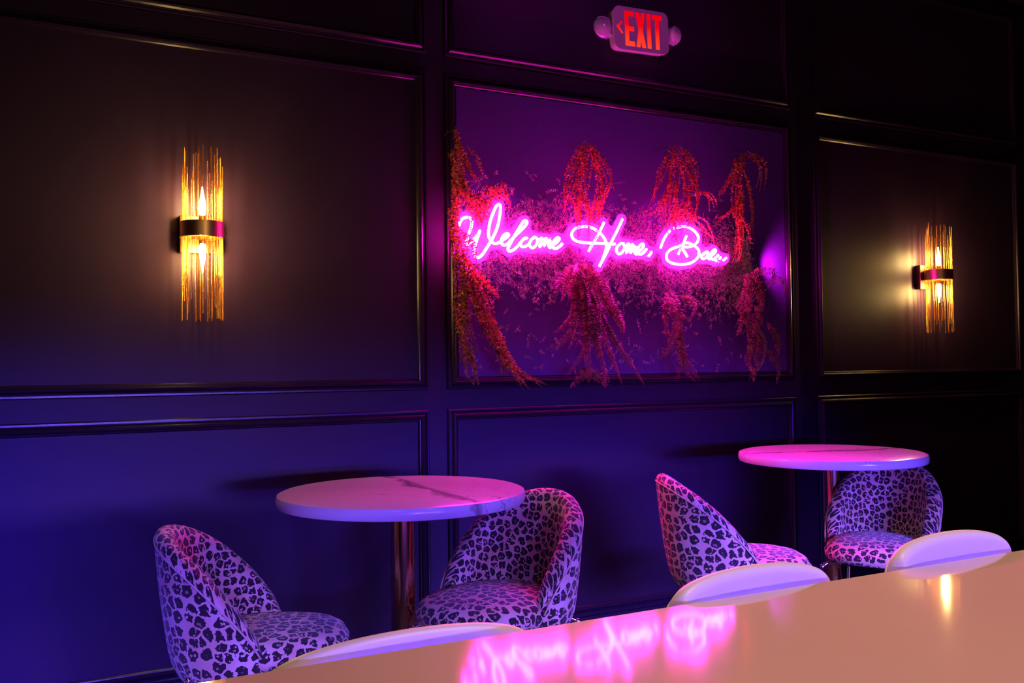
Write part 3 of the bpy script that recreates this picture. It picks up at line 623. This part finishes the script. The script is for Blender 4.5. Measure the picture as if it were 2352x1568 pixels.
# ------------------------------------------------------------------ foliage
def leaf_quads(V, F, base, d, side, ln, wd, fold):
    n = d.cross(side); k = len(V)
    mid = base+d*ln*0.45
    V += [tuple(base), tuple(mid+side*wd+n*fold), tuple(base+d*ln), tuple(mid-side*wd+n*fold)]
    F.append((k, k+1, k+2)); F.append((k, k+2, k+3))
def frond(parent, path, Yb, name, m, leaf, space, width, bulge, wild):
    p0 = path[0]; pts = catmull(path, 10)
    tot = sum(math.dist(pts[i], pts[i+1]) for i in range(len(pts)-1))
    P = []; acc = 0
    for i, p in enumerate(pts):
        if i: acc += math.dist(pts[i-1], p)
        f = acc/tot; P.append(Vector((p[0]-p0[0], -bulge*math.sin(PI*min(1, f*0.9+0.05))+rng.uniform(-1, 1)*0.001, p[1]-p0[1])))
    V, F = tube_data(P, 0.0011, 4, rads=[0.0015*(1-0.7*i/len(P)) for i in range(len(P))])
    V = list(V)
    n = max(6, int(tot/space)); L_ = [0]
    for i in range(1, len(P)): L_.append(L_[-1]+(P[i]-P[i-1]).length)
    for q in range(n):
        s = L_[-1]*(q+0.5)/n; i = next(i for i in range(1, len(L_)) if L_[i] >= s); a = (s-L_[i-1])/(L_[i]-L_[i-1]+1e-9)
        p = P[i-1].lerp(P[i], a); t = (P[i]-P[i-1]).normalized()
        nrm = Vector((rng.uniform(-wild, wild), -1, rng.uniform(-wild, wild)+0.05)).normalized()
        sd = t.cross(nrm).normalized()
        f = q/n; env = (min(1, f*5+0.35))*(1-f)**0.45 if leaf > 0 else 1
        for sgn in (-1, 1):
            d = (sd*sgn + t*rng.uniform(0.25, 0.55) + Vector((rng.uniform(-1, 1), rng.uniform(-1, 1), rng.uniform(-1, 1)))*wild*0.6).normalized()
            ww = d.cross(nrm).normalized(); ln = leaf*env*rng.uniform(0.8, 1.2)
            leaf_quads(V, F, p, d, ww, ln, ln*width, 0.12*ln)
    o = pyobj(name, [tuple(v) for v in V], F, m, parent, loc=(p0[0], Yb, p0[1]))
    return o
def clump(key, label, name, fname, m, Yb, leaf, space, width, bulge, wild, reps=1):
    paths = FRONDS[key]; rx, rz_ = paths[0][0]
    t = thing(name, label, 'plant', (rx, 3.495, rz_), 0, 'hanging greenery round the neon sign')
    for path in paths:
        for r_i in range(reps):
            j = 0.004 if r_i == 0 else (0.022 if wild > 0.6 else 0.012)
            pp = [(x+rng.uniform(-j, j), z+rng.uniform(-j, j)) for x, z in path]
            o = frond(t, pp, Yb+rng.uniform(-0.025, 0.02), fname, m, leaf*rng.uniform(0.85, 1.15), space, width, bulge*rng.uniform(0.4, 1.4), wild)
            o.location = (o.location.x-rx, o.location.y-3.495, o.location.z-rz_)
    tube('stem', [(0, 0, 0), (0, -0.05, 0.012), (0, -0.095, 0.0)], 0.0018, M_stem, t, 6)
    return t
clump('A', 'russet leafy vine cascading down the left edge of the middle wall panel', 'hanging_vine', 'vine_strand', M_vine, 3.385, 0.017, 0.0085, 0.30, 0.03, 0.9, 4)
clump('B', 'small-leaved vine hanging down over the H of the neon sign', 'hanging_vine', 'vine_strand', M_vine, 3.365, 0.013, 0.008, 0.34, 0.03, 0.9, 3)
clump('C', 'dense small-leaved vine hanging down over the B of the neon sign', 'hanging_vine', 'vine_strand', M_vine, 3.365, 0.013, 0.008, 0.34, 0.03, 0.9, 3)
clump('D', 'small-leaved vine hanging down to the last letters of the neon sign', 'hanging_vine', 'vine_strand', M_vine, 3.385, 0.015, 0.008, 0.30, 0.03, 0.8, 3)
clump('E', 'long fern drooping from below the word Welcome to the panel foot', 'hanging_fern', 'frond', M_fern, 3.37, 0.026, 0.0055, 0.13, 0.05, 0.12, 2)
clump('F', 'long fern drooping right of the neon sign, beside the wall corner', 'hanging_fern', 'frond', M_fern, 3.37, 0.028, 0.0055, 0.13, 0.05, 0.12, 1)
clump('G', 'sparse fern hanging below the B of the neon sign', 'hanging_fern', 'frond', M_fern, 3.40, 0.022, 0.006, 0.14, 0.04, 0.25, 2)
# low mat of small-leaved sprigs covering the panel behind the sign
GM = thing('foliage_panel', 'mat of small leaves covering the middle wall panel behind the neon', 'plant', (2.3, 3.5, 1.65))
bm = bmesh.new(); box(bm, 1.575-2.3, 3.374-2.3, -0.006, -0.0005, 1.096-1.65, 2.294-1.65); o = obj('haze_board', bm, M_haze, GM); o['label'] = 'added violet board standing in for purple haze behind the leaves'
V = []; F = []
r2 = random.Random(21)
def sprig(x, z, ln, leaf, yb):
    a = r2.uniform(0, 2*PI); d = Vector((math.cos(a), r2.uniform(-0.5, 0.1), math.sin(a)-0.3)).normalized()
    nrm = Vector((0.3*r2.uniform(-1, 1), -1, 0.3*r2.uniform(-1, 1))).normalized(); sd = d.cross(nrm).normalized()
    n = int(ln/0.008); p = Vector((x-2.3, yb-3.5, z-1.65)); dd = d.copy()
    for k in range(n):
        p = p+dd*0.008; dd = (dd+Vector((r2.uniform(-.08, .08), r2.uniform(-.05, .05), -0.06))).normalized()
        for s in (-1, 1):
            q = (sd*s+dd*0.5+Vector((r2.uniform(-1, 1), r2.uniform(-1, 1), r2.uniform(-1, 1)))*0.35).normalized()
            l = leaf*r2.uniform(0.7, 1.2)*(1-0.4*k/n); leaf_quads(V, F, p, q, q.cross(nrm).normalized(), l, l*0.34, 0.15*l)
cnt = 0
while cnt < 7000:
    x = r2.uniform(1.57, 3.10); z = r2.uniform(1.12, 2.22)
    zc = 1.66-0.05*(x-2.2)
    w = math.exp(-((z-zc+0.02)/0.125)**2)*1.0+(0.012 if z < zc else 0.0)
    if r2.random() > w: continue
    cnt += 1; sprig(x, z, r2.uniform(0.02, 0.06), r2.uniform(0.006, 0.010), r2.uniform(3.425, 3.485))
o = pyobj('leaves', V, F, M_mat, GM); o['kind'] = 'stuff'
